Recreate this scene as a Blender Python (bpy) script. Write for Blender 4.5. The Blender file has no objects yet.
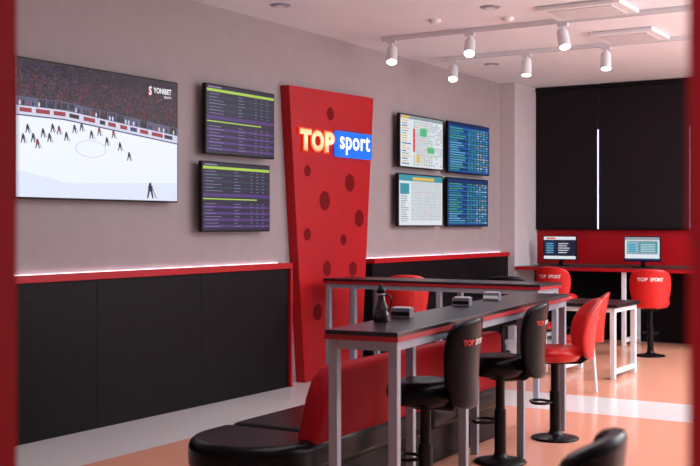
import bpy, math, random
from mathutils import Matrix, Vector
random.seed(7)
S=bpy.context.scene
COL=S.collection
try:
    S.view_settings.view_transform='Standard'
except Exception: pass

def lin(c):
    c/=255.0
    return c/12.92 if c<=0.04045 else ((c+0.055)/1.055)**2.4
MC={}
def mat(name,rgb,rough=0.5,metal=0.0,emit=0.0,var=0.08,scale=30,bump=0.0,coat=0.0,spec=0.5,bdist=0.01):
    if name in MC: return MC[name]
    m=bpy.data.materials.new(name); m.use_nodes=True
    nt=m.node_tree; b=nt.nodes["Principled BSDF"]
    col=(lin(rgb[0]),lin(rgb[1]),lin(rgb[2]),1)
    b.inputs["Roughness"].default_value=rough
    b.inputs["Metallic"].default_value=metal
    b.inputs["Specular IOR Level"].default_value=spec
    if coat: b.inputs["Coat Weight"].default_value=coat
    tc=nt.nodes.new("ShaderNodeTexCoord"); nz=nt.nodes.new("ShaderNodeTexNoise")
    nz.inputs["Scale"].default_value=scale; nz.inputs["Detail"].default_value=3
    nt.links.new(tc.outputs["Object"],nz.inputs["Vector"])
    rp=nt.nodes.new("ShaderNodeValToRGB")
    rp.color_ramp.elements[0].position=0.3; rp.color_ramp.elements[1].position=0.7
    rp.color_ramp.elements[0].color=tuple(x*(1-var) for x in col[:3])+(1,)
    rp.color_ramp.elements[1].color=tuple(min(1,x*(1+var)) for x in col[:3])+(1,)
    nt.links.new(nz.outputs["Fac"],rp.inputs["Fac"])
    nt.links.new(rp.outputs["Color"],b.inputs["Base Color"])
    if emit:
        nt.links.new(rp.outputs["Color"],b.inputs["Emission Color"])
        b.inputs["Emission Strength"].default_value=emit
    if bump:
        bp=nt.nodes.new("ShaderNodeBump"); bp.inputs["Strength"].default_value=bump
        bp.inputs["Distance"].default_value=bdist
        nt.links.new(nz.outputs["Fac"],bp.inputs["Height"]); nt.links.new(bp.outputs["Normal"],b.inputs["Normal"])
    MC[name]=m; return m
def scr(name,rgb,e=0.9):
    # self-lit display colour: black base + emission
    if name in MC: return MC[name]
    m=mat(name,rgb,rough=0.35,emit=e,var=0.04,scale=60,spec=0.25)
    nt=m.node_tree; b=nt.nodes["Principled BSDF"]
    for l in list(nt.links):
        if l.to_socket==b.inputs["Base Color"]: nt.links.remove(l)
    b.inputs["Base Color"].default_value=(0.01,0.01,0.012,1)
    return m

class MB:
    def __init__(s): s.v=[];s.f=[];s.m=[];s.s=[]
    def add(s,vs,fs,mi=0,sm=False):
        o=len(s.v); s.v+= [tuple(v) for v in vs]
        for f in fs: s.f.append(tuple(i+o for i in f)); s.m.append(mi); s.s.append(sm)
        return s
    def box(s,x0,x1,y0,y1,z0,z1,mi=0):
        vs=[(x0,y0,z0),(x1,y0,z0),(x1,y1,z0),(x0,y1,z0),(x0,y0,z1),(x1,y0,z1),(x1,y1,z1),(x0,y1,z1)]
        return s.add(vs,[(0,3,2,1),(4,5,6,7),(0,1,5,4),(1,2,6,5),(2,3,7,6),(3,0,4,7)],mi)
    def prism(s,pts,axis,a,b,mi=0):
        def P(p,h):
            return {'x':(h,p[0],p[1]),'z':(p[0],p[1],h),'y':(p[0],h,p[1])}[axis]
        n=len(pts); vs=[P(p,a) for p in pts]+[P(p,b) for p in pts]
        fs=[tuple(range(n-1,-1,-1)),tuple(range(n,2*n))]+[(i,(i+1)%n,n+(i+1)%n,n+i) for i in range(n)]
        return s.add(vs,fs,mi)
    def cyl(s,p0,p1,r0,r1=None,n=20,mi=0,caps=True):
        r1=r0 if r1 is None else r1
        p0=Vector(p0);p1=Vector(p1);d=(p1-p0).normalized()
        a=d.orthogonal().normalized();b=d.cross(a)
        vs=[];
        for p,r in((p0,r0),(p1,r1)):
            for i in range(n):
                t=2*math.pi*i/n; vs.append(p+a*(r*math.cos(t))+b*(r*math.sin(t)))
        s.add(vs,[(i,(i+1)%n,n+(i+1)%n,n+i) for i in range(n)],mi,True)
        if caps: s.add(vs,[tuple(range(n-1,-1,-1)),tuple(range(n,2*n))],mi)
        return s
    def lathe(s,prof,c=(0,0,0),n=32,mi=0,sx=1.0,sy=1.0):
        vs=[];fs=[]
        for r,z in prof:
            for i in range(n):
                t=2*math.pi*i/n; vs.append((c[0]+r*sx*math.cos(t),c[1]+r*sy*math.sin(t),c[2]+z))
        for k in range(len(prof)-1):
            for i in range(n):
                j=(i+1)%n; fs.append((k*n+i,k*n+j,(k+1)*n+j,(k+1)*n+i))
        s.add(vs,fs,mi,True)
        L=(len(prof)-1)*n
        s.add(vs,[tuple(range(n-1,-1,-1)),tuple(range(L,L+n))],mi); return s
    def sweep(s,pts,r,n=10,mi=0,closed=False):
        # continuous tube along a planar horizontal path
        vs=[];fs=[];N=len(pts);P=[Vector(p) for p in pts]
        for i,p in enumerate(P):
            a=P[(i-1)%N] if (closed or i>0) else p; c=P[(i+1)%N] if (closed or i<N-1) else p
            d=(c-a).normalized(); up=Vector((0,0,1)) if abs(d.z)<0.9 else Vector((0,1,0)); side=d.cross(up).normalized(); up=side.cross(d)
            for k in range(n):
                t=2*math.pi*k/n; vs.append(p+side*(r*math.cos(t))+up*(r*math.sin(t)))
        M=N if closed else N-1
        for i in range(M):
            for k in range(n):
                j=(k+1)%n; i2=(i+1)%N; fs.append((i*n+k,i*n+j,i2*n+j,i2*n+k))
        return s.add(vs,fs,mi,True)
    def q(s,u0,u1,v0,v1,L,mi):
        y=-0.0006*L
        return s.add([(u0,y,v0),(u1,y,v0),(u1,y,v1),(u0,y,v1)],[(0,1,2,3)],mi)
    def poly(s,pts,L,mi):
        y=-0.0006*L
        return s.add([(p[0],y,p[1]) for p in pts],[tuple(range(len(pts)))],mi)
    def ell(s,cu,cv,ru,rv,L,mi,n=20):
        return s.poly([(cu+ru*math.cos(2*math.pi*i/n),cv+rv*math.sin(2*math.pi*i/n)) for i in range(n)],L,mi)
    def text(s,body,u0,u1,v0,v1,L,mi,extrude=0.0,bold=0.0,fn=None,slant=0.0,space=1.0):
        c=bpy.data.curves.new("t",'FONT'); c.body=body; c.size=1.0; c.extrude=extrude; c.offset=bold; c.space_character=space
        c.resolution_u=4
        o=bpy.data.objects.new("t",c); COL.objects.link(o)
        bpy.context.view_layer.update()
        dg=bpy.context.evaluated_depsgraph_get(); me=bpy.data.meshes.new_from_object(o.evaluated_get(dg))
        vs=[v.co.copy() for v in me.vertices]; fs=[tuple(p.vertices) for p in me.polygons]
        bpy.data.objects.remove(o); bpy.data.curves.remove(c); bpy.data.meshes.remove(me)
        if not vs: return s
        for v in vs: v.x+=slant*v.y
        x0=min(v.x for v in vs);x1=max(v.x for v in vs);y0=min(v.y for v in vs);y1=max(v.y for v in vs)
        sx=(u1-u0)/(x1-x0);sy=(v1-v0)/(y1-y0)
        out=[]
        for v in vs:
            p=(u0+(v.x-x0)*sx,-0.0006*L-v.z,v0+(v.y-y0)*sy)
            out.append(fn(p) if fn else p)
        return s.add(out,fs,mi)
    def obj(s,name,mats,parent=None,loc=(0,0,0),rz=0.0,bevel=0.0,seg=2,label=None,category=None,kind=None,subsurf=0,group=None):
        me=bpy.data.meshes.new(name); me.from_pydata(s.v,[],s.f)
        for m in (mats if isinstance(mats,(list,tuple)) else [mats]): me.materials.append(m)
        for p,mi,sm in zip(me.polygons,s.m,s.s): p.material_index=mi; p.use_smooth=sm
        me.update()
        o=bpy.data.objects.new(name,me); COL.objects.link(o)
        o.location=loc; o.rotation_euler=(0,0,rz)
        if parent: o.parent=parent
        if bevel:
            d=o.modifiers.new("bevel",'BEVEL'); d.width=bevel; d.segments=seg; d.limit_method='ANGLE'
            if seg>2:
                for p in me.polygons: p.use_smooth=True
                w_=o.modifiers.new("wn",'WEIGHTED_NORMAL')
        if subsurf:
            d=o.modifiers.new("sub",'SUBSURF'); d.levels=subsurf; d.render_levels=subsurf
        if label: o["label"]=label
        if category: o["category"]=category
        if kind: o["kind"]=kind
        if group: o["group"]=group
        return o
def thing(name,label,cat,loc=(0,0,0),rz=0.0,group=None):
    e=bpy.data.objects.new(name,None); e.empty_display_size=0.1; COL.objects.link(e)
    e.location=loc; e.rotation_euler=(0,0,rz); e["label"]=label; e["category"]=cat
    if group: e["group"]=group
    return e
def copy_thing(root,loc,rz=None,label=None):
    n=root.copy(); COL.objects.link(n); n.location=loc
    if rz is not None: n.rotation_euler=(0,0,rz)
    if label: n["label"]=label
    def rec(src,dst):
        for ch in [o for o in bpy.data.objects if o.parent==src]:
            k=ch.copy(); COL.objects.link(k); k.parent=dst; rec(ch,k)
    rec(root,n); return n

# ---------------- materials ----------------
M_wall=mat("wall_paint",(162,152,154),0.9,var=0.03,scale=6,bump=0.02,spec=0.2)
M_pier=mat("pier_paint",(196,188,192),0.85,var=0.03,scale=6)
M_ceil=mat("ceiling_paint",(226,232,238),0.9,var=0.02,scale=4)
M_black=mat("black_leather",(8,8,13),0.26,var=0.15,scale=40,bump=0.05,spec=0.14)
M_bench=mat("bench_black",(11,8,13),0.5,var=0.15,scale=5,bump=0.2,spec=0.14,bdist=0.04)
M_red=mat("red_lacquer",(174,14,24),0.45,var=0.04,scale=5,spec=0.3)
M_redd=mat("red_band",(158,16,26),0.5,var=0.08,scale=8)
M_redup=mat("red_upholstery",(146,9,22),0.6,var=0.1,scale=30,bump=0.1,spec=0.12)
M_redpl=mat("red_plastic",(200,24,24),0.32,var=0.05,scale=15)
M_jamb=mat("red_frame",(172,20,30),0.6,var=0.05,scale=5,spec=0.2)
M_dot=mat("dark_red_dot",(112,7,17),0.5,var=0.05,scale=10,spec=0.1)
M_steel=mat("grey_powder_steel",(152,160,174),0.4,0.3,var=0.05,scale=50)
M_white=mat("white_metal",(226,230,234),0.45,var=0.02,scale=30)
M_vent=mat("pale_grille",(204,207,212),0.6,var=0.02,scale=30)
M_chrome=mat("brushed_chrome",(170,168,176),0.3,1.0,var=0.05,scale=80)
M_bpl=mat("black_plastic",(8,8,11),0.35,var=0.1,scale=60,spec=0.22)
M_btop=mat("black_tabletop",(36,26,31),0.28,var=0.15,scale=20,spec=0.4)
M_blind=mat("black_fabric",(30,24,29),0.9,var=0.15,scale=90,bump=0.15,spec=0.15)
M_led=mat("led_white",(255,216,228),0.5,emit=3.5,var=0.01)
M_lens=mat("lamp_lens",(255,245,248),0.5,emit=12.0,var=0.01)
M_day=mat("daylight_glass",(215,215,255),0.2,emit=2.0,var=0.05,scale=2)
M_textw=mat("white_print",(235,230,232),0.5,var=0.02)
M_textr=mat("red_print",(225,36,40),0.5,var=0.02)
M_glass=mat("smoked_glass",(38,26,28),0.1,var=0.1,coat=0.5)

# ---------------- structure ----------------
H=3.4
def st(b,name,m,**k): return b.obj(name,m,kind="structure",**k)
def floormat(name,rgb,rough):
    m=mat(name,rgb,rough,var=0.05,scale=3)
    nt=m.node_tree;b=nt.nodes["Principled BSDF"]
    tc=nt.nodes.new("ShaderNodeTexCoord");br=nt.nodes.new("ShaderNodeTexBrick")
    br.inputs["Scale"].default_value=1.0
    br.inputs["Mortar Size"].default_value=0.003; br.inputs["Brick Width"].default_value=0.6; br.inputs["Row Height"].default_value=0.6
    br.offset=0.0
    c=[lin(x) for x in rgb]
    br.inputs["Color1"].default_value=(*c,1); br.inputs["Color2"].default_value=(*[x*0.97 for x in c],1)
    br.inputs["Mortar"].default_value=(*[x*0.9 for x in c],1)
    nt.links.new(tc.outputs["Object"],br.inputs["Vector"])
    nt.links.new(br.outputs["Color"],b.inputs["Base Color"])
    return m
M_fo=floormat("floor_salmon",(230,162,136),0.18)
M_fp=floormat("floor_pale",(224,218,219),0.18)
b=MB()
xs=[0,0.95,2.2,8.5];ys=[-1.5,8.5,9.35,15.0]
for i in range(3):
    for j in range(3):
        pale=(i==0) or (j==1)
        b.add([(xs[i],ys[j],0),(xs[i+1],ys[j],0),(xs[i+1],ys[j+1],0),(xs[i],ys[j+1],0)],[(0,1,2,3)],1 if pale else 0)
st(b,"floor",[M_fo,M_fp])
st(MB().box(0,8.5,-1.5,14.5,H,H+0.1),"ceiling",M_ceil)
st(MB().box(-0.15,0,-1.5,14.5,0,H),"wall_left",M_wall)
st(MB().box(8.5,8.65,-1.5,14.5,0,H),"wall_right",M_wall)
b=MB(); b.box(0,8.5,14.3,14.45,0,1.46).box(0,8.5,14.3,14.45,2.80,H).box(0,0.55,14.3,14.45,1.46,2.80).box(4.2,8.5,14.3,14.45,1.46,2.80)
st(b,"wall_back",M_wall)
st(MB().box(0.55,4.2,14.36,14.38,1.46,2.80),"window_1",M_day)
st(MB().box(0,0.215,13.5,14.3,0,H),"wall_pier",M_pier,bevel=0.005)
b=MB(); b.box(0,4.68,0.94,1.04,0,H).box(5.876,8.5,0.94,1.04,0,H).box(4.68,5.876,0.94,1.04,2.45,H)
st(b,"wall_front",M_wall)
st(MB().box(4.68,4.81,0.93,1.05,0,2.45),"trim_1",M_jamb)
st(MB().box(5.757,5.876,0.93,1.05,0,2.45),"trim_2",M_jamb)
st(MB().box(4.81,5.757,0.93,1.05,2.35,2.45),"trim_3",M_jamb)
st(MB().box(0.215,4.5,14.27,14.30,0.99,1.45),"trim_4",M_red)

# ---------------- roller blinds ----------------
def blind(x0,x1,lab):
    r=thing("roller_blind",lab,"blind",((x0+x1)/2,14.22,1.45),group="black roller blinds")
    w=(x1-x0)/2
    MB().box(-w,w,-0.004,0.004,0.03,1.89).obj("blind_fabric",M_blind,r)
    MB().box(-w,w,-0.01,0.01,0.0,0.03).obj("bottom_bar",M_bpl,r,bevel=0.004)
    MB().cyl((-w,0,1.915),(w,0,1.915),0.03).obj("roller_tube",M_bpl,r)
    return r
blind(0.22,1.090,"long black fabric roller blind covering the window")
blind(1.110,2.31,"long black fabric roller blind covering the window")
blind(2.315,3.5,"long black fabric roller blind covering the window")
blind(3.505,4.4,"long black fabric roller blind covering the window")

# ---------------- banquette ----------------
def banq(y0,y1,seams,lab,endtrim):
    r=thing("wall_banquette",lab,"bench",(0.003,y0,0))
    L=y1-y0; e=[0]+[s-y0 for s in seams]+[L]
    for a,c in zip(e[:-1],e[1:]):
        MB().box(0.005,0.12,a,c,0.0,1.105).obj("back_panel",M_bench,r,bevel=0.004,seg=3)
    MB().box(0.026,0.145,0,L,1.106,1.155).box(0.0,0.026,0,L,1.106,1.118).obj("ledge",M_red,r,bevel=0.002,label="red lacquered top ledge")
    MB().box(0.003,0.020,0.02,L-0.02,1.138,1.157).obj("light_strip",M_led,r,label="glowing white light strip")
    if endtrim:
        MB().box(0.0,0.147,L,L+0.03,0.0,1.155).obj("end_trim",M_red,r,bevel=0.003,label="red end trim")
banq(2.2,8.42,[3.6,4.75,5.95,7.15],"black upholstered wall bench backing with red ledge under the large television",True)
banq(9.96,13.49,[11.0,12.25],"black upholstered wall bench backing with red ledge under the four displays",False)

# ---------------- feature panel ----------------
PY=8.465; KS=1.017
pan=thing("feature_panel","tapered red wall panel with dark red dots behind the glowing sign","wall panel",(0.004,PY,0))
b=MB(); b.prism([(0.25*KS,0.0),(1.27*KS,0.0),(1.52*KS,2.85),(-0.01,2.82)],'x',0.0,0.10,0)
dots=[(9.00,2.61,.065),(8.60,2.03,.055),(9.36,1.94,.09),(8.90,1.75,.095),(9.54,1.58,.09),(9.24,1.36,.055),(8.60,1.42,.06),(8.94,1.08,.075),(9.42,1.06,.075),(8.78,.66,.08)]
for y,z,rr in dots:
    n=28; yc=(y-8.31)*KS
    b.add([(0.102,yc+rr*math.cos(2*math.pi*i/n),z+rr*math.sin(2*math.pi*i/n)) for i in range(n)],[tuple(range(n))],1)
b.obj("panel_board",[M_red,M_dot],pan)

# ---------------- illuminated sign ----------------
M_so=scr("sign_orange",(255,104,34),2.4); M_sw=scr("sign_white",(255,250,250),1.9); M_sb=scr("sign_blue",(18,104,222),1.35); M_sy=scr("sign_halo",(255,80,30),1.3)
nt=M_so.node_tree; bs=nt.nodes["Principled BSDF"]
tc=nt.nodes.new("ShaderNodeTexCoord"); sp=nt.nodes.new("ShaderNodeSeparateXYZ"); mr=nt.nodes.new("ShaderNodeMapRange"); cr=nt.nodes.new("ShaderNodeValToRGB")
nt.links.new(tc.outputs["Object"],sp.inputs[0]); nt.links.new(sp.outputs["Z"],mr.inputs[0]); mr.inputs[1].default_value=0.0; mr.inputs[2].default_value=0.24
nt.links.new(mr.outputs[0],cr.inputs[0])
cr.color_ramp.elements[0].color=(1,0.22,0.08,1); cr.color_ramp.elements[1].color=(1,0.34,0.14,1)
e=cr.color_ramp.elements.new(0.55); e.color=(1,0.56,0.34,1)
nt.links.new(cr.outputs[0],bs.inputs["Emission Color"]); bs.inputs["Emission Strength"].default_value=1.9
sg=thing("illuminated_sign","glowing shop sign with orange and white lettering on blue","sign",(0.1075,8.575,2.205),math.pi/2)
for ch,u0,u1 in (("T",0.03,0.225),("O",0.225,0.445),("P",0.460,0.635)):
    MB().text(ch,u0-.012,u1+.012,0.008,0.232,0,0,extrude=0.004,bold=0.080).obj("lettering",[M_sy],sg,loc=(0,-0.014,0),label="orange red glowing letter outline")
    MB().text(ch,u0+.002,u1-.002,0.021,0.219,34,0,bold=0.055).obj("lettering",[M_so],sg,label="pale orange glowing letter")
bb=MB()
def rrect(x0,x1,z0,z1,r,n=6):
    pts=[]
    for cx,cz,t0 in ((x0+r,z0+r,math.pi),(x1-r,z0+r,1.5*math.pi),(x1-r,z1-r,0),(x0+r,z1-r,.5*math.pi)):
        for i in range(n+1):
            t=t0+math.pi/2*i/n; pts.append((cx+r*math.cos(t),cz+r*math.sin(t)))
    return pts
bb.prism(rrect(0.655,1.33,-0.015,0.245,0.03),'y',-0.040,-0.001).obj("blue_box",M_sb,sg)
b=MB().text("sport",0.70,1.28,0.01,0.216,75,0,bold=0.014,space=1.08); b.obj("lettering",[M_sw],sg,label="white glowing letters")

# ---------------- television ----------------
tv=thing("television","large wall mounted flat television showing an ice hockey game","television",(0.035,5.20,1.69),math.pi/2)
W,HH=1.70,0.98
MB().box(0.4,1.3,-0.01,0.0345,0.2,0.8).obj("wall_bracket",M_bpl,tv)
MB().box(0,W,-0.05,-0.01,0,HH).obj("body",M_bpl,tv,bevel=0.006)
C=[scr("ice",(230,236,252),1.05),scr("crowd",(34,22,32),1.0),scr("navyp",(24,28,64),1.0),scr("redp",(150,36,50),1.0),scr("whitep",(245,245,250),1.0),scr("greyp",(80,74,98),1.0),scr("blackp",(20,15,24),1.0),scr("board",(206,208,230),1.0),scr("crowdb",(98,62,70),1.0),scr("crowdc",(48,52,100),1.0),scr("icelo",(218,226,248),1.03),scr("glassp",(84,86,120),1.0)]
b=MB(); m=0.012
b.q(m,W-m,m,HH-m,0,0)
b.poly([(m,0.2),(0.5,0.12),(W-m,0.16),(W-m,m),(m,m)],1,10)
def bl(u):
    return 0.60 if u<0.45 else 0.60-0.10*(u-.45)/1.25
b.poly([(m,0.60),(0.45,0.60),(W-m,0.50),(W-m,HH-m),(m,HH-m)],2,1)
for i in range(3900):
    u=random.uniform(m+.005,W-m-.02); lo=bl(u)+.10
    v=random.uniform(lo,HH-m-.012); s=random.uniform(.004,.011)
    far=v>0.86
    b.q(u,u+s,v,v+s*1.1,3,random.choice([1,6,1,9,1,8] if far else [8,8,9,5,3,1,6,2,8,1]))
for u0,u1,k in [(m,.45,5),(.45,W-m,5)]:
    b.poly([(u0,bl(u0)+.04),(u1,bl(u1)+.04),(u1,bl(u1)+.105),(u0,bl(u0)+.105)],4,11)
u=0.03
while u<1.62:
    w=.075; b.poly([(u,bl(u)+.045),(u+w,bl(u+w)+.045),(u+w,bl(u+w)+.10),(u,bl(u)+.10)],5,random.choice([2,5,6,1,11]))
    for j in range(2):
        uu=u+.012+j*.032; b.ell(uu,bl(uu)+.062,.009,.018,6,random.choice([3,2,6,7])); b.ell(uu,bl(uu)+.086,.006,.008,6,8)
    u+=w+.012
for u0,u1 in [(m,.45),(.45,W-m)]:
    b.poly([(u0,bl(u0)-.02),(u1,bl(u1)-.02),(u1,bl(u1)+.042),(u0,bl(u0)+.042)],5,7)
    b.poly([(u0,bl(u0)-.028),(u1,bl(u1)-.028),(u1,bl(u1)-.019),(u0,bl(u0)-.019)],6,9)
u=0.04
while u<1.55:
    w=random.uniform(.05,.13)
    b.poly([(u,bl(u)+.0),(u+w,bl(u+w)+.0),(u+w,bl(u+w)+.03),(u,bl(u)+.03)],6,random.choice([3,2,5,6,3,9])); u+=w+random.uniform(.015,.05)
b.q(0.42,0.56,0.64,0.70,7,5); b.q(0.43,0.48,0.65,0.69,8,6); b.q(0.50,0.55,0.65,0.69,8,2)
b.ell(0.72,0.38,0.16,0.065,2,7); b.ell(0.72,0.38,0.15,0.058,3,0)
for u,v,k in [(0.16,0.41,2),(0.25,0.45,6),(0.31,0.42,2),(0.20,0.37,3),(0.55,0.50,6),(0.72,0.47,2),(0.80,0.50,3),(0.88,0.43,6),(0.62,0.52,2),(1.02,0.40,2),(1.12,0.33,6),(0.40,0.48,3),(0.11,0.47,6),(0.34,0.49,2),(0.47,0.44,2),(0.95,0.49,3),(0.07,0.40,2),(1.36,0.06,2)]:
    s=1.1+0.5*(0.6-v)
    if k==2 and u>1.3: s=2.2
    b.ell(u,v+0.034*s,0.007*s,0.008*s,8,6)
    b.poly([(u-.011*s,v+.012*s),(u+.012*s,v+.01*s),(u+.013*s,v+.03*s),(u-.010*s,v+.031*s)],8,k)
    b.poly([(u-.011*s,v+.013*s),(u-.001*s,v+.013*s),(u-.010*s,v-.014*s),(u-.017*s,v-.014*s)],8,6)
    b.poly([(u+.001*s,v+.013*s),(u+.012*s,v+.013*s),(u+.018*s,v-.014*s),(u+.011*s,v-.014*s)],8,6)
    b.poly([(u+.012*s,v+.018*s),(u+.014*s,v+.021*s),(u+.034*s,v-.013*s),(u+.031*s,v-.014*s)],8,6)
b.poly([(1.335,.88),(1.38,.935),(1.38,.855),(1.335,.825)],9,3); b.text("S",1.342,1.375,0.845,0.915,12,4,bold=.03)
b.text("YONIBET",1.395,1.61,0.865,0.91,12,4,bold=.03); b.text("sport",1.52,1.61,0.828,0.854,12,4,bold=.01)
b.obj("screen",C,tv,loc=(0,-0.0505,0))

# ---------------- wall displays ----------------
D=[scr("d_bg",(28,26,54),1.0),scr("d_lime",(168,204,70),1.0),scr("d_purple",(74,46,116),1.0),scr("d_text",(140,130,176),0.8),scr("d_teal",(60,150,165),1.0),
   scr("d_white",(222,228,234),1.0),scr("d_blue",(24,84,150),1.05),scr("d_lblue",(120,195,215),1.0),scr("d_red",(220,74,80),1.0),scr("d_orange",(235,190,80),0.95),scr("d_green",(84,190,130),0.95),scr("d_grey",(146,158,166),0.95),scr("d_navy",(16,48,98),1.0),scr("d_dgreen",(28,52,66),0.95)]
def display(y0,y1,z0,z1,style,lab):
    w=y1-y0;h=z1-z0
    r=thing("wall_display",lab,"display screen",(0.035,y0,z0),math.pi/2,group="wall mounted betting displays")
    MB().box(w*.3,w*.7,-0.03,0.034,h*.3,h*.7).obj("wall_bracket",M_bpl,r)
    MB().box(0,w,-0.07,-0.03,0,h).obj("body",M_bpl,r,bevel=0.006)
    b=MB(); m=0.014; a0,a1,c0,c1=m,w-m,m,h-m
    W2=a1-a0;H2=c1-c0
    U=lambda t:a0+t*W2
    V=lambda t:c0+t*H2
    if style=='dark':
        b.q(a0,a1,c0,c1,0,0)
        b.q(a0,a1,V(.91),V(.95),1,1); b.q(U(.02),U(.2),V(.965),V(.985),1,3)
        b.q(a0,a1,V(.50),V(.55),1,2); b.q(a0,U(.8),V(.458),V(.475),1,1)
        for k in range(18):
            v=.87-k*.048
            if .43<v<.57: continue
            if k%2: b.q(a0,a1,V(v-.012),V(v+.026),1,13 if v>.6 else 2)
            for (s,e) in ((.03,random.uniform(.12,.3)),(.45,random.uniform(.5,.56)),(.7,.73),(.79,.82),(.88,.91)):
                b.q(U(s),U(e),V(v),V(v+.009),2,3)
    elif style=='white':
        b.q(a0,a1,c0,c1,0,5); b.q(a0,a1,V(.93),c1,1,11); b.q(U(0.02),U(.2),V(.94),V(.985),2,9)
        for k in range(18):
            v=.88-k*.049
            b.q(U(.27),a1,V(v-.012),V(v-.009),1,11)
            b.q(U(.03),U(random.uniform(.12,.24)),V(v),V(v+.02),2,random.choice([11,6,9,9]))
            for j in range(12):
                s=.3+j*.058
                b.q(U(s),U(s+.036),V(v),V(v+.022),2,random.choice([11,11,11,8,10,9,4]) if j<7 else random.choice([11,11,5]))
        b.q(U(.28),U(.33),V(.3),V(.75),3,8); b.q(U(.45),U(.6),V(.62),V(.78),3,10); b.q(U(.62),U(.78),V(.3),V(.42),3,10); b.q(U(.36),U(.44),V(.1),V(.25),3,9)
    elif style=='white2':
        b.q(a0,a1,c0,c1,0,5); b.q(a0,a1,V(.88),c1,1,4); b.q(U(.3),U(.8),V(.90),V(.96),2,9)
        b.q(U(.02),U(.22),V(.62),V(.83),1,4)
        for k in range(13):
            v=.82-k*.06
            for j in range(10):
                s=.27+j*.071
                b.q(U(s),U(s+.062),V(v),V(v+.048),1,11); b.q(U(s+.005),U(s+.057),V(v+.005),V(v+.043),2,5)
                b.q(U(s+.018),U(s+.042),V(v+.015),V(v+.032),3,random.choice([11,6,11,10,8]))
            b.q(U(.03),U(random.uniform(.12,.22)),V(v*.74),V(v*.74+.018),2,11)
    else:
        b.q(a0,a1,c0,c1,0,6 if style=='blue' else 12); b.q(a0,a1,V(.93),c1,1,12)
        for k in range(18):
            v=.885-k*.049
            if k%2: b.q(a0,a1,V(v-.013),V(v+.03),1,12 if style=='blue' else 6)
            b.q(U(.03),U(random.uniform(.2,.42)),V(v),V(v+.015),2,random.choice([10,7,4]))
            for j in range(7):
                s=.47+j*.073
                b.q(U(s),U(s+.045),V(v),V(v+.017),2,random.choice([5,7,10,10,4,9] if j>2 else [4,10]))
    b.obj("screen",D,r,loc=(0,-0.0705,0))
    return r
display(7.23,8.22,2.11,2.71,'dark',"black wall display with dark odds table, upper of a pair")
display(7.18,8.15,1.45,2.05,'dark',"black wall display with dark odds table, lower of a pair")
display(10.58,11.63,2.15,2.75,'white',"black wall display with white race chart, upper row")
display(11.76,12.94,2.14,2.76,'blue',"black wall display with blue odds list, upper row")
display(10.55,11.62,1.495,2.085,'white2',"black wall display with white numbered grid, lower row")
display(11.74,12.90,1.49,2.085,'blue2',"black wall display with blue odds list, lower row")

# ---------------- counter ----------------
ct=thing("counter","long dark counter with red edge along the back wall","counter",(0.23,13.47,0))
MB().box(0,4.3,0.0,0.79,0.93,0.97).obj("worktop",M_btop,ct,bevel=0.004)
MB().box(0,4.3,-0.008,0.0,0.925,0.965).obj("edge_trim",M_red,ct,label="red front edge strip")
MB().box(0,4.3,0.70,0.78,0.0,0.93).obj("back_panel",M_black,ct,label="dark modesty panel")
for x in (0.3,1.42,2.57,3.77):
    MB().box(x,x+0.05,0.03,0.08,0,0.93).box(x,x+0.05,0.62,0.67,0,0.93).box(x,x+0.05,0.08,0.62,0.04,0.09).obj("leg",M_white,ct,bevel=0.003,label="white steel leg frame")

def pc(x,y,style,lab):
    r=thing("computer_monitor",lab,"monitor",(x,y,0.971),0)
    MB().box(-0.11,0.11,-0.09,0.09,0,0.012).obj("base",M_bpl,r,bevel=0.004)
    MB().prism([(-.03,.01),(.03,.01),(.02,.16),(-.02,.16)],'y',0.0,0.025).obj("stand",M_bpl,r,bevel=0.003)
    MB().box(-0.235,0.235,-0.03,0.0,0.075,0.40).obj("body",M_bpl,r,bevel=0.006)
    b=MB(); b.q(-.222,.222,.09,.387,0,5 if style else 12)
    if style:
        b.q(-.222,.222,.35,.387,1,11)
        b.q(-.20,.20,.17,.34,1,11); b.q(-.19,-.06,.19,.32,2,7); b.q(-.04,.19,.19,.32,2,4)
        for k in range(5): b.q(-.18,-.08,.20+k*.023,.208+k*.023,3,12); b.q(-.02,.17,.20+k*.023,.208+k*.023,3,5)
        b.q(-.222,.222,.09,.115,1,12)
    else:
        b.q(-.222,.222,.345,.387,1,5); b.q(-.222,.222,.13,.345,1,0)
        b.q(-.20,-.06,.16,.32,2,12)
        for k in range(5): b.q(-.19,-.09,.17+k*.03,.18+k*.03,3,7); b.q(-.02,.10+.02*(k%3),.17+k*.03,.18+k*.03,3,5)
        b.q(-.19,-.06,.355,.375,2,8); b.q(-.222,.222,.09,.13,1,5)
    b.obj("screen",D,r,loc=(0,-0.031,0))
pc(0.67,13.97,0,"black computer monitor with betting page on the back counter")
pc(1.80,13.90,1,"black computer monitor with pale web page on the back counter")

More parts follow.
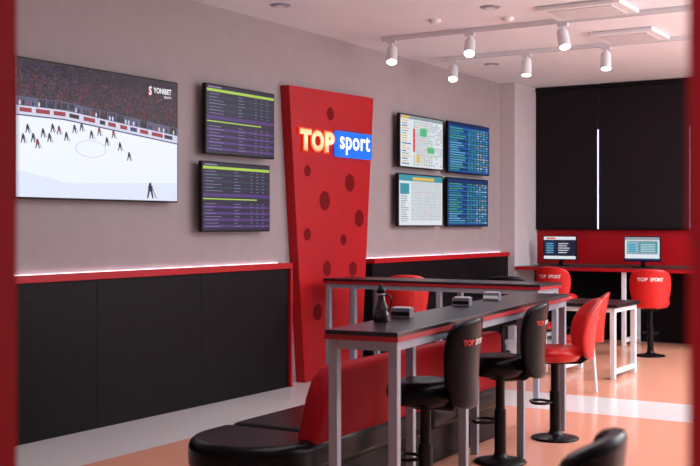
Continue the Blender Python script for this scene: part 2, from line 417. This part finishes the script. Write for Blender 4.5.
# ---------------- stools ----------------
def shell(P,N=18,Mv=16,th=0.023,k=0.42):
    fs=[]
    def grid(off):
        g=[]
        for j in range(Mv+1):
            for i in range(N+1):
                a=-1+2*i/N; c=-1+2*j/Mv
                uu=a*math.sqrt(max(0,1-k*c*c*0.5-(k*0.9)*(abs(c)**6)*0.6)); vv=c*math.sqrt(max(0,1-k*a*a*0.5-(k*0.9)*(abs(a)**6)*0.3))
                g.append(P(uu,(vv+1)/2,off))
        return g
    K=(N+1)*(Mv+1)
    vs=grid(th)+grid(-th)
    for j in range(Mv):
        for i in range(N):
            a=j*(N+1)+i
            fs.append((a,a+1,a+N+2,a+N+1)); fs.append((K+a,K+a+N+1,K+a+N+2,K+a+1))
    rim=[i for i in range(N+1)]+[j*(N+1)+N for j in range(1,Mv+1)]+[Mv*(N+1)+i for i in range(N-1,-1,-1)]+[j*(N+1) for j in range(Mv-1,0,-1)]
    for a,c in zip(rim,rim[1:]+rim[:1]): fs.append((a,K+a,K+c,c))
    b=MB(); b.add(vs,fs,0,True); return b
def stool(Mc,Ml,txt1,txt2,lab,loc,rz,group,ts=1.0,style='oval',tz=0.875,tu=0.0):
    r=thing("bar_stool",lab,"stool",loc,rz,group)
    MB().lathe([(0.01,0.0),(0.16,0.0),(0.168,0.006),(0.162,0.014),(0.11,0.024),(0.05,0.036),(0.038,0.06),(0.036,0.07)],n=40).obj("base",Ml,r,label="round disc foot")
    MB().cyl((0,0,0.06),(0,0,0.34),0.037,n=24).cyl((0,0,0.34),(0,0,0.56),0.029,n=24).obj("pole",Ml,r)
    pts=[(-0.03,-0.03,0.26),(-0.08,-0.085,0.26),(-0.14,-0.085,0.26),(-0.165,-0.05,0.26),(-0.165,0.05,0.26),(-0.14,0.085,0.26),(-0.08,0.085,0.26),(-0.03,0.03,0.26)]
    MB().sweep(pts,0.010).obj("footrest",Ml,r,label="curved footrest bar")
    MB().cyl((0,0,0.53),(0,0,0.565),0.07,0.10,n=24).obj("seat_mount",M_bpl,r)
    prof=[(0.02,0.550),(0.13,0.551),(0.175,0.562),(0.198,0.592),(0.206,0.620),(0.198,0.652),(0.174,0.674),(0.125,0.683),(0.05,0.674),(0.005,0.672)]
    if style=='wrap': prof=[(p[0],0.55+(p[1]-0.55)*0.8) for p in prof]
    MB().lathe(prof,(-0.01,0,0),n=40,sx=0.98,sy=1.06).obj("seat",Mc,r)
    if style=='wrap':
        R0=0.245;A=math.radians(62);X0=0.01;zz=0.565;hh=0.43;th=0.018;kk=0.3
        def P(u,v,off=0.0):
            wv=A*(0.80+0.22*math.sin(min(1,v*1.2)*math.pi/2)); phi=u*wv; R=R0+off
            return (X0+R*math.cos(phi)+0.06*v*v,R*math.sin(phi),zz+hh*v-0.10*abs(u)**2.2*v)
    elif style=='square':
        R0=0.255;A=math.radians(62);X0=0.0;zz=0.565;hh=0.45;th=0.02;kk=0.3
        def P(u,v,off=0.0):
            wv=A*(0.72+0.28*math.sin(min(1,v*1.1)*math.pi/2)); phi=u*wv; R=R0+off
            return (X0+R*math.cos(phi)+0.035*v*v,R*math.sin(phi),zz+hh*v-0.05*abs(u)**3*v)
    else:
        R0=0.28;A=math.radians(48);X0=-0.025;zz=0.545;hh=0.48;th=0.024;kk=0.34
        def P(u,v,off=0.0):
            wv=A*(0.86+0.16*math.sin(min(1,v*1.15)*math.pi/2)); phi=u*wv; R=R0+off
            return (X0+R*math.cos(phi)+0.03*v*v,R*math.sin(phi),zz+hh*v)
    bk=shell(P,th=th,k=kk).obj("backrest",Mc,r,subsurf=1)
    MB().prism([(-0.04,0.535),(0.17,0.535),(0.235,0.58),(0.245,0.66),(0.223,0.66),(0.21,0.60),(0.16,0.557),(-0.04,0.555)],'y',-0.07,0.07).obj("back_bracket",M_bpl,r,bevel=0.004)
    def wrap(p):
        u=p[0]/R0/(A*1.0); v=(p[2]-zz)/hh
        return P(u,v,th+0.003)
    z0=tz;z1=z0+.045*ts
    MB().text("TOP",tu-0.145*ts,tu-0.025*ts,z0,z1,0,0,bold=0.03,fn=wrap).obj("lettering",txt1,bk)
    MB().text("SPORT",tu,tu+0.145*ts,z0,z1,0,0,bold=0.03,fn=wrap).obj("lettering",txt2,bk)
    return r
blk=stool(M_black,M_bpl,M_textr,M_textw,"black leather bar stool with curved back at the high table",(3.26,5.20,0),math.radians(8),"black bar stools",0.66,'oval',0.885,-0.045)
copy_thing(blk,(3.14,6.44,0),math.radians(12))
copy_thing(blk,(4.905,2.45,0),math.radians(6),"black leather bar stool standing alone near the doorway")
red=stool(M_redpl,M_bpl,M_textw,M_textw,"red bar stool with white lettering at the back counter",(2.28,12.6,0),math.radians(-74),"red bar stools",0.95,'square')
copy_thing(red,(1.12,12.75,0),math.radians(-95))
copy_thing(red,(0.58,9.85,0),math.radians(-60),"red bar stool with white lettering behind the second high table")
stool(M_redpl,M_bpl,M_textw,M_textw,"glossy red pedestal stool with wraparound back by the high table",(3.15,7.36,0),math.radians(30),"red bar stools",0.6,'wrap',0.84)
copy_thing(blk,(1.60,9.95,0),math.radians(-60),"black bar stool behind the second high table")

# low red shell chairs by the low table (back toward local +X)
ch=thing("shell_chair","low red shell chair on white steel legs at the low table","chair",(2.45,9.70,0),math.radians(20),"low red shell chairs")
b=MB().lathe([(0.02,0.425),(0.15,0.426),(0.20,0.438),(0.215,0.455),(0.21,0.475),(0.18,0.485),(0.1,0.478),(0.01,0.474)],(0,0,0),n=40,sx=1.0,sy=1.05); b.obj("seat",M_redpl,ch)
def PC(u,v,off=0.0):
    wv=math.radians(86)*(0.76+0.26*math.sin(min(1,v*1.2)*math.pi/2)); phi=u*wv; R=0.235+off
    drop=0.2*abs(u)**2.0*v
    return (0.0+R*math.cos(phi)+0.06*v*v,R*math.sin(phi),0.44+0.46*v-drop)
shell(PC,th=0.014,k=0.3).obj("backrest",M_redpl,ch,subsurf=1)
for sx in (-1,1):
    for sy in (-1,1):
        MB().cyl((sx*.15,sy*.15,.43),(sx*.18,sy*.18,0.0),0.013,n=14).obj("leg",M_white,ch)
copy_thing(ch,(1.62,10.85,0),math.radians(175))

# ---------------- high tables ----------------
def hightable(L,W,legs,lab,loc,rz):
    r=thing("high_table",lab,"table",loc,rz)
    MB().box(-W,0,0,L,0.976,1.0).obj("tabletop",M_btop,r,bevel=0.003)
    MB().box(-W-0.003,0.003,-0.003,L+0.003,0.954,0.978).obj("edge_trim",M_redd,r,label="dark red edge band")
    t=0.046
    for y in legs:
        for x in (-0.056,-W+0.01):
            MB().box(x,x+t,y,y+t,0,0.954).obj("leg",M_steel,r,bevel=0.003,label="square grey steel leg")
        MB().box(-W+0.056,-0.056,y+.005,y+t-.005,0.908,0.954).obj("cross_rail",M_steel,r,bevel=0.002)
    for x in (-0.053,-W+0.013):
        MB().box(x,x+0.04,legs[0]+t,legs[-1],0.910,0.952).obj("side_rail",M_steel,r,bevel=0.002)
    return r
hightable(3.26,0.38,[0.02,1.0,2.12,3.18],"long narrow high table with black top and grey steel legs",(3.48,4.50,0),math.radians(6.5))
hightable(2.2,0.5,[0.02,0.30,1.2,2.13],"high table with black top and red edge by the red panel",(0.26,8.8,0),math.radians(-90)) 

# ---------------- settee island ----------------
so=thing("settee","rounded black settee with dark red upholstered back beneath the high table","sofa",(2.89,4.8,0),math.radians(1.6))
def rounded(x0,x1,y0,y1,rn,n=12):
    pts=[]
    r=min(rn,(x1-x0)/2)
    for i in range(n+1):
        t=math.pi+math.pi/2*i/n; pts.append((x0+r+r*math.cos(t),y0+r+r*math.sin(t)))
    for i in range(n+1):
        t=1.5*math.pi+math.pi/2*i/n; pts.append((x1-r+r*math.cos(t),y0+r+r*math.sin(t)))
    pts+= [(x1,y1),(x0,y1)]
    return pts
MB().prism(rounded(-0.66,-0.05,-0.41,2.40,0.30),'z',0.0,0.28).obj("base",M_black,so,bevel=0.01)
MB().prism(rounded(-0.72,0.0,-0.47,0.10,0.355),'z',0.22,0.40).obj("seat",M_black,so,bevel=0.055,seg=6,label="black padded rounded end cushion")
for y0,y1 in ((0.105,1.25),(1.255,2.41)):
    MB().box(-0.72,-0.0,y0,y1,0.22,0.40).obj("seat",M_black,so,bevel=0.055,seg=6,label="black padded seat cushion")
MB().prism([(-0.12,0.36),(2.40,0.36),(2.40,0.755),(0.18,0.755),(0.10,0.74),(0.04,0.70),(-0.02,0.61)],'x',-0.13,0.0).obj("backrest",M_redup,so,bevel=0.04,seg=5,label="dark red upholstered backrest")

# ---------------- low table ----------------
lt=thing("low_table","small square table with dark top and white frame by red chairs","table",(1.93,10.46,0))
MB().box(-0.02,0.66,-0.02,0.74,0.70,0.735).obj("tabletop",M_btop,lt,bevel=0.003)
for x in (0.01,0.58):
    for y in (0.01,0.66): MB().box(x,x+.05,y,y+.05,0,0.70).obj("leg",M_white,lt,bevel=0.003)
for y in (0.01,0.66):
    MB().box(0.06,0.58,y,y+.04,0.655,0.698).obj("rail",M_white,lt)
for x in (0.01,0.59):
    MB().box(x,x+.04,0.06,0.66,0.655,0.698).obj("rail",M_white,lt); MB().box(x,x+.04,0.06,0.66,0.05,0.09).obj("rail",M_white,lt)

# ---------------- things on the table ----------------
cf=thing("carafe","smoked glass condiment jug with dark metal top on the high table","carafe",(3.12,4.97,1.0))
MB().lathe([(0.005,0.0),(0.040,0.0),(0.045,0.008),(0.044,0.04),(0.036,0.075),(0.024,0.105),(0.019,0.13),(0.019,0.15)],n=28).obj("body",M_glass,cf)
MB().lathe([(0.020,0.148),(0.024,0.152),(0.024,0.168),(0.015,0.176),(0.012,0.192),(0.003,0.197)],n=20).obj("lid",M_bpl,cf)
MB().lathe([(0.0195,0.138),(0.0245,0.139),(0.0245,0.147),(0.0195,0.148)],n=20).obj("collar",M_chrome,cf,label="metal collar")
MB().sweep([(0.022,0,0.142),(0.040,0,0.143),(0.056,0,0.132),(0.060,0,0.105),(0.054,0,0.075),(0.040,0,0.055)],0.005).obj("handle",M_bpl,cf)
def nbox(x,y,m,stripe,lab):
    r=thing("napkin_holder",lab,"napkin holder",(x,y,1.0),math.radians(12))
    MB().box(-.055,.055,-.04,.04,0,.055).obj("body",m,r,bevel=0.004)
    MB().box(-.045,.045,-.012,.012,.053,.059).obj("napkins",M_textw,r,label="white paper napkins")
    MB().box(-.050,.050,-.0415,-.040,.015,.035).obj("front_band",stripe,r)
M_dk=mat("dark_grey_plastic",(112,108,116),0.4,var=0.05,scale=40)
nbox(3.09,5.25,M_dk,M_bpl,"grey napkin holder with black band beside the jug")
nbox(2.99,6.20,M_dk,M_bpl,"grey napkin holder with black band on the high table")
nbox(2.93,6.78,M_dk,M_textw,"grey napkin holder with white band on the high table")

# ---------------- track lights ----------------
def rail(x0,x1,y,lab):
    r=thing("track_rail",lab,"light track",(x0,y,H-0.001))
    MB().box(0,x1-x0,-0.018,0.018,-0.04,0).obj("rail_body",M_white,r,bevel=0.003)
    MB().box(0,x1-x0,-0.006,0.006,-0.042,-0.040).obj("rail_slot",M_steel,r)
rail(0.45,4.2,9.6,"white ceiling track for spotlights"); rail(0.35,4.2,11.1,"white ceiling track for spotlights")
def spot(x,y,tgt,energy,drop=0.12):
    r=thing("track_spotlight","white cylindrical spotlight on the ceiling track","spotlight",(x,y,H-0.042),group="white track spotlights")
    MB().box(-.05,.05,-.016,.016,-.03,0).obj("adapter",M_white,r,bevel=0.002)
    MB().cyl((0,0,-.03),(0,0,-drop),0.01).obj("stem",M_white,r)
    d=(Vector(tgt)-Vector((x,y,H-.04-drop))).normalized(); c=Vector((0,0,-drop))
    a=c-d*0.065; e=c+d*0.115
    hd=MB().cyl(a,a+d*0.02,0.042,0.052,24).cyl(a+d*0.02,e,0.052,0.055,24).obj("head",M_white,r)
    MB().cyl(e+d*0.001,e+d*0.003,0.046,0.046,24).obj("lens",M_lens,hd)
    L=bpy.data.lights.new("spot_beam",'SPOT'); L.energy=energy; L.spot_size=math.radians(60); L.spot_blend=0.7; L.color=(1,0.98,0.97); L.shadow_soft_size=0.05
    lo=bpy.data.objects.new("spot_beam",L); COL.objects.link(lo); lo.parent=r; lo.location=e+d*0.02
    lo.rotation_euler=d.to_track_quat('-Z','Y').to_euler()
spot(0.56,9.6,(1.2,8.4,0.6),25)
spot(1.42,9.6,(2.2,7.6,0.4),35)
spot(2.36,9.6,(3.4,8.6,0.0),60)
spot(0.50,11.1,(1.1,9.6,0.5),25)
spot(1.38,11.1,(1.5,10.6,0.3),45)
spot(2.26,11.1,(2.5,10.4,0.3),65)

# ---------------- ceiling fixtures ----------------
def cassette(x0,x1,y0,y1,lab):
    r=thing("ceiling_cassette",lab,"air conditioner",(x0,y0,H-0.001))
    w=x1-x0;d=y1-y0
    MB().box(0,w,0,d,-0.04,0).obj("housing",M_white,r,bevel=0.012,seg=3)
    MB().box(w*.12,w*.88,d*.12,d*.88,-0.046,-0.039).obj("grille",M_vent,r,bevel=0.003)
cassette(2.35,3.1,8.95,9.5,"white square ceiling air conditioner with flat grille")
cassette(2.32,2.95,10.4,11.0,"white square ceiling air conditioner with flat grille")
for x,y,k in [(0.52,7.73,0),(1.33,9.04,1),(2.02,8.75,0),(1.94,9.3,1),(0.63,11.85,0)]:
    if k: MB().lathe([(0.06,0.0),(0.06,-0.012),(0.045,-0.03),(0.005,-0.034)][::-1],n=24).obj("smoke_detector",M_white,loc=(x,y,H),label="small round white smoke detector on the ceiling",category="smoke detector")
    else:
        r=thing("ceiling_downlight","small round recessed ceiling downlight","downlight",(x,y,H))
        MB().lathe([(0.005,-0.012),(0.06,-0.012),(0.085,-0.008),(0.09,0.0)],n=28).obj("rim",M_steel,r)
        MB().lathe([(0.003,-0.014),(0.045,-0.0135)],n=24).obj("lens",M_white,r)

# ---------------- lights ----------------
def area(x,y,z,sx,sy,e,col,rot=(0,0,0)):  # added fill lamp, kept out of view, with no fixture modelled
    L=bpy.data.lights.new("fill_area",'AREA'); L.shape='RECTANGLE'; L.size=sx; L.size_y=sy; L.energy=e; L.color=col
    o=bpy.data.objects.new("fill_area",L); COL.objects.link(o); o.location=(x,y,z); o.rotation_euler=rot
area(3.4,5.4,3.35,2.0,3.0,54,(0.95,0.94,1.0))  # first three: added overhead fill for the room
area(6.2,9.0,3.35,2,5,120,(0.98,0.97,1.0))
area(5.6,12.6,3.35,2.5,2.0,250,(1,0.98,0.97))
area(5.3,-0.9,3.2,2,1,32,(1,0.93,0.95))  # added fill behind the camera, brightens the red door jambs
area(8.4,10.2,2.2,2.0,6.5,185,(0.90,0.93,1.0),(0,math.radians(100),0))  # added side fill at the right wall, stands in for window daylight
area(7.2,10.2,1.9,2.0,5.0,310,(0.80,0.93,1.0),(math.radians(180),0,0))  # added upward fill that brightens the ceiling
w=bpy.data.worlds.new("World"); S.world=w; w.use_nodes=True
w.node_tree.nodes["Background"].inputs[0].default_value=(0.85,0.8,0.95,1); w.node_tree.nodes["Background"].inputs[1].default_value=0.3

# ---------------- camera ----------------
cam=bpy.data.cameras.new("camera"); co=bpy.data.objects.new("camera",cam); COL.objects.link(co); S.camera=co
cam.sensor_width=36; cam.lens=1100*36/700; cam.shift_y=-7/700
co.location=(6.0,0,1.5); co.rotation_euler=(math.radians(90),0,math.radians(31.72))
cam.clip_start=0.05
cam.dof.use_dof=True; cam.dof.focus_distance=8.5; cam.dof.aperture_fstop=4.0
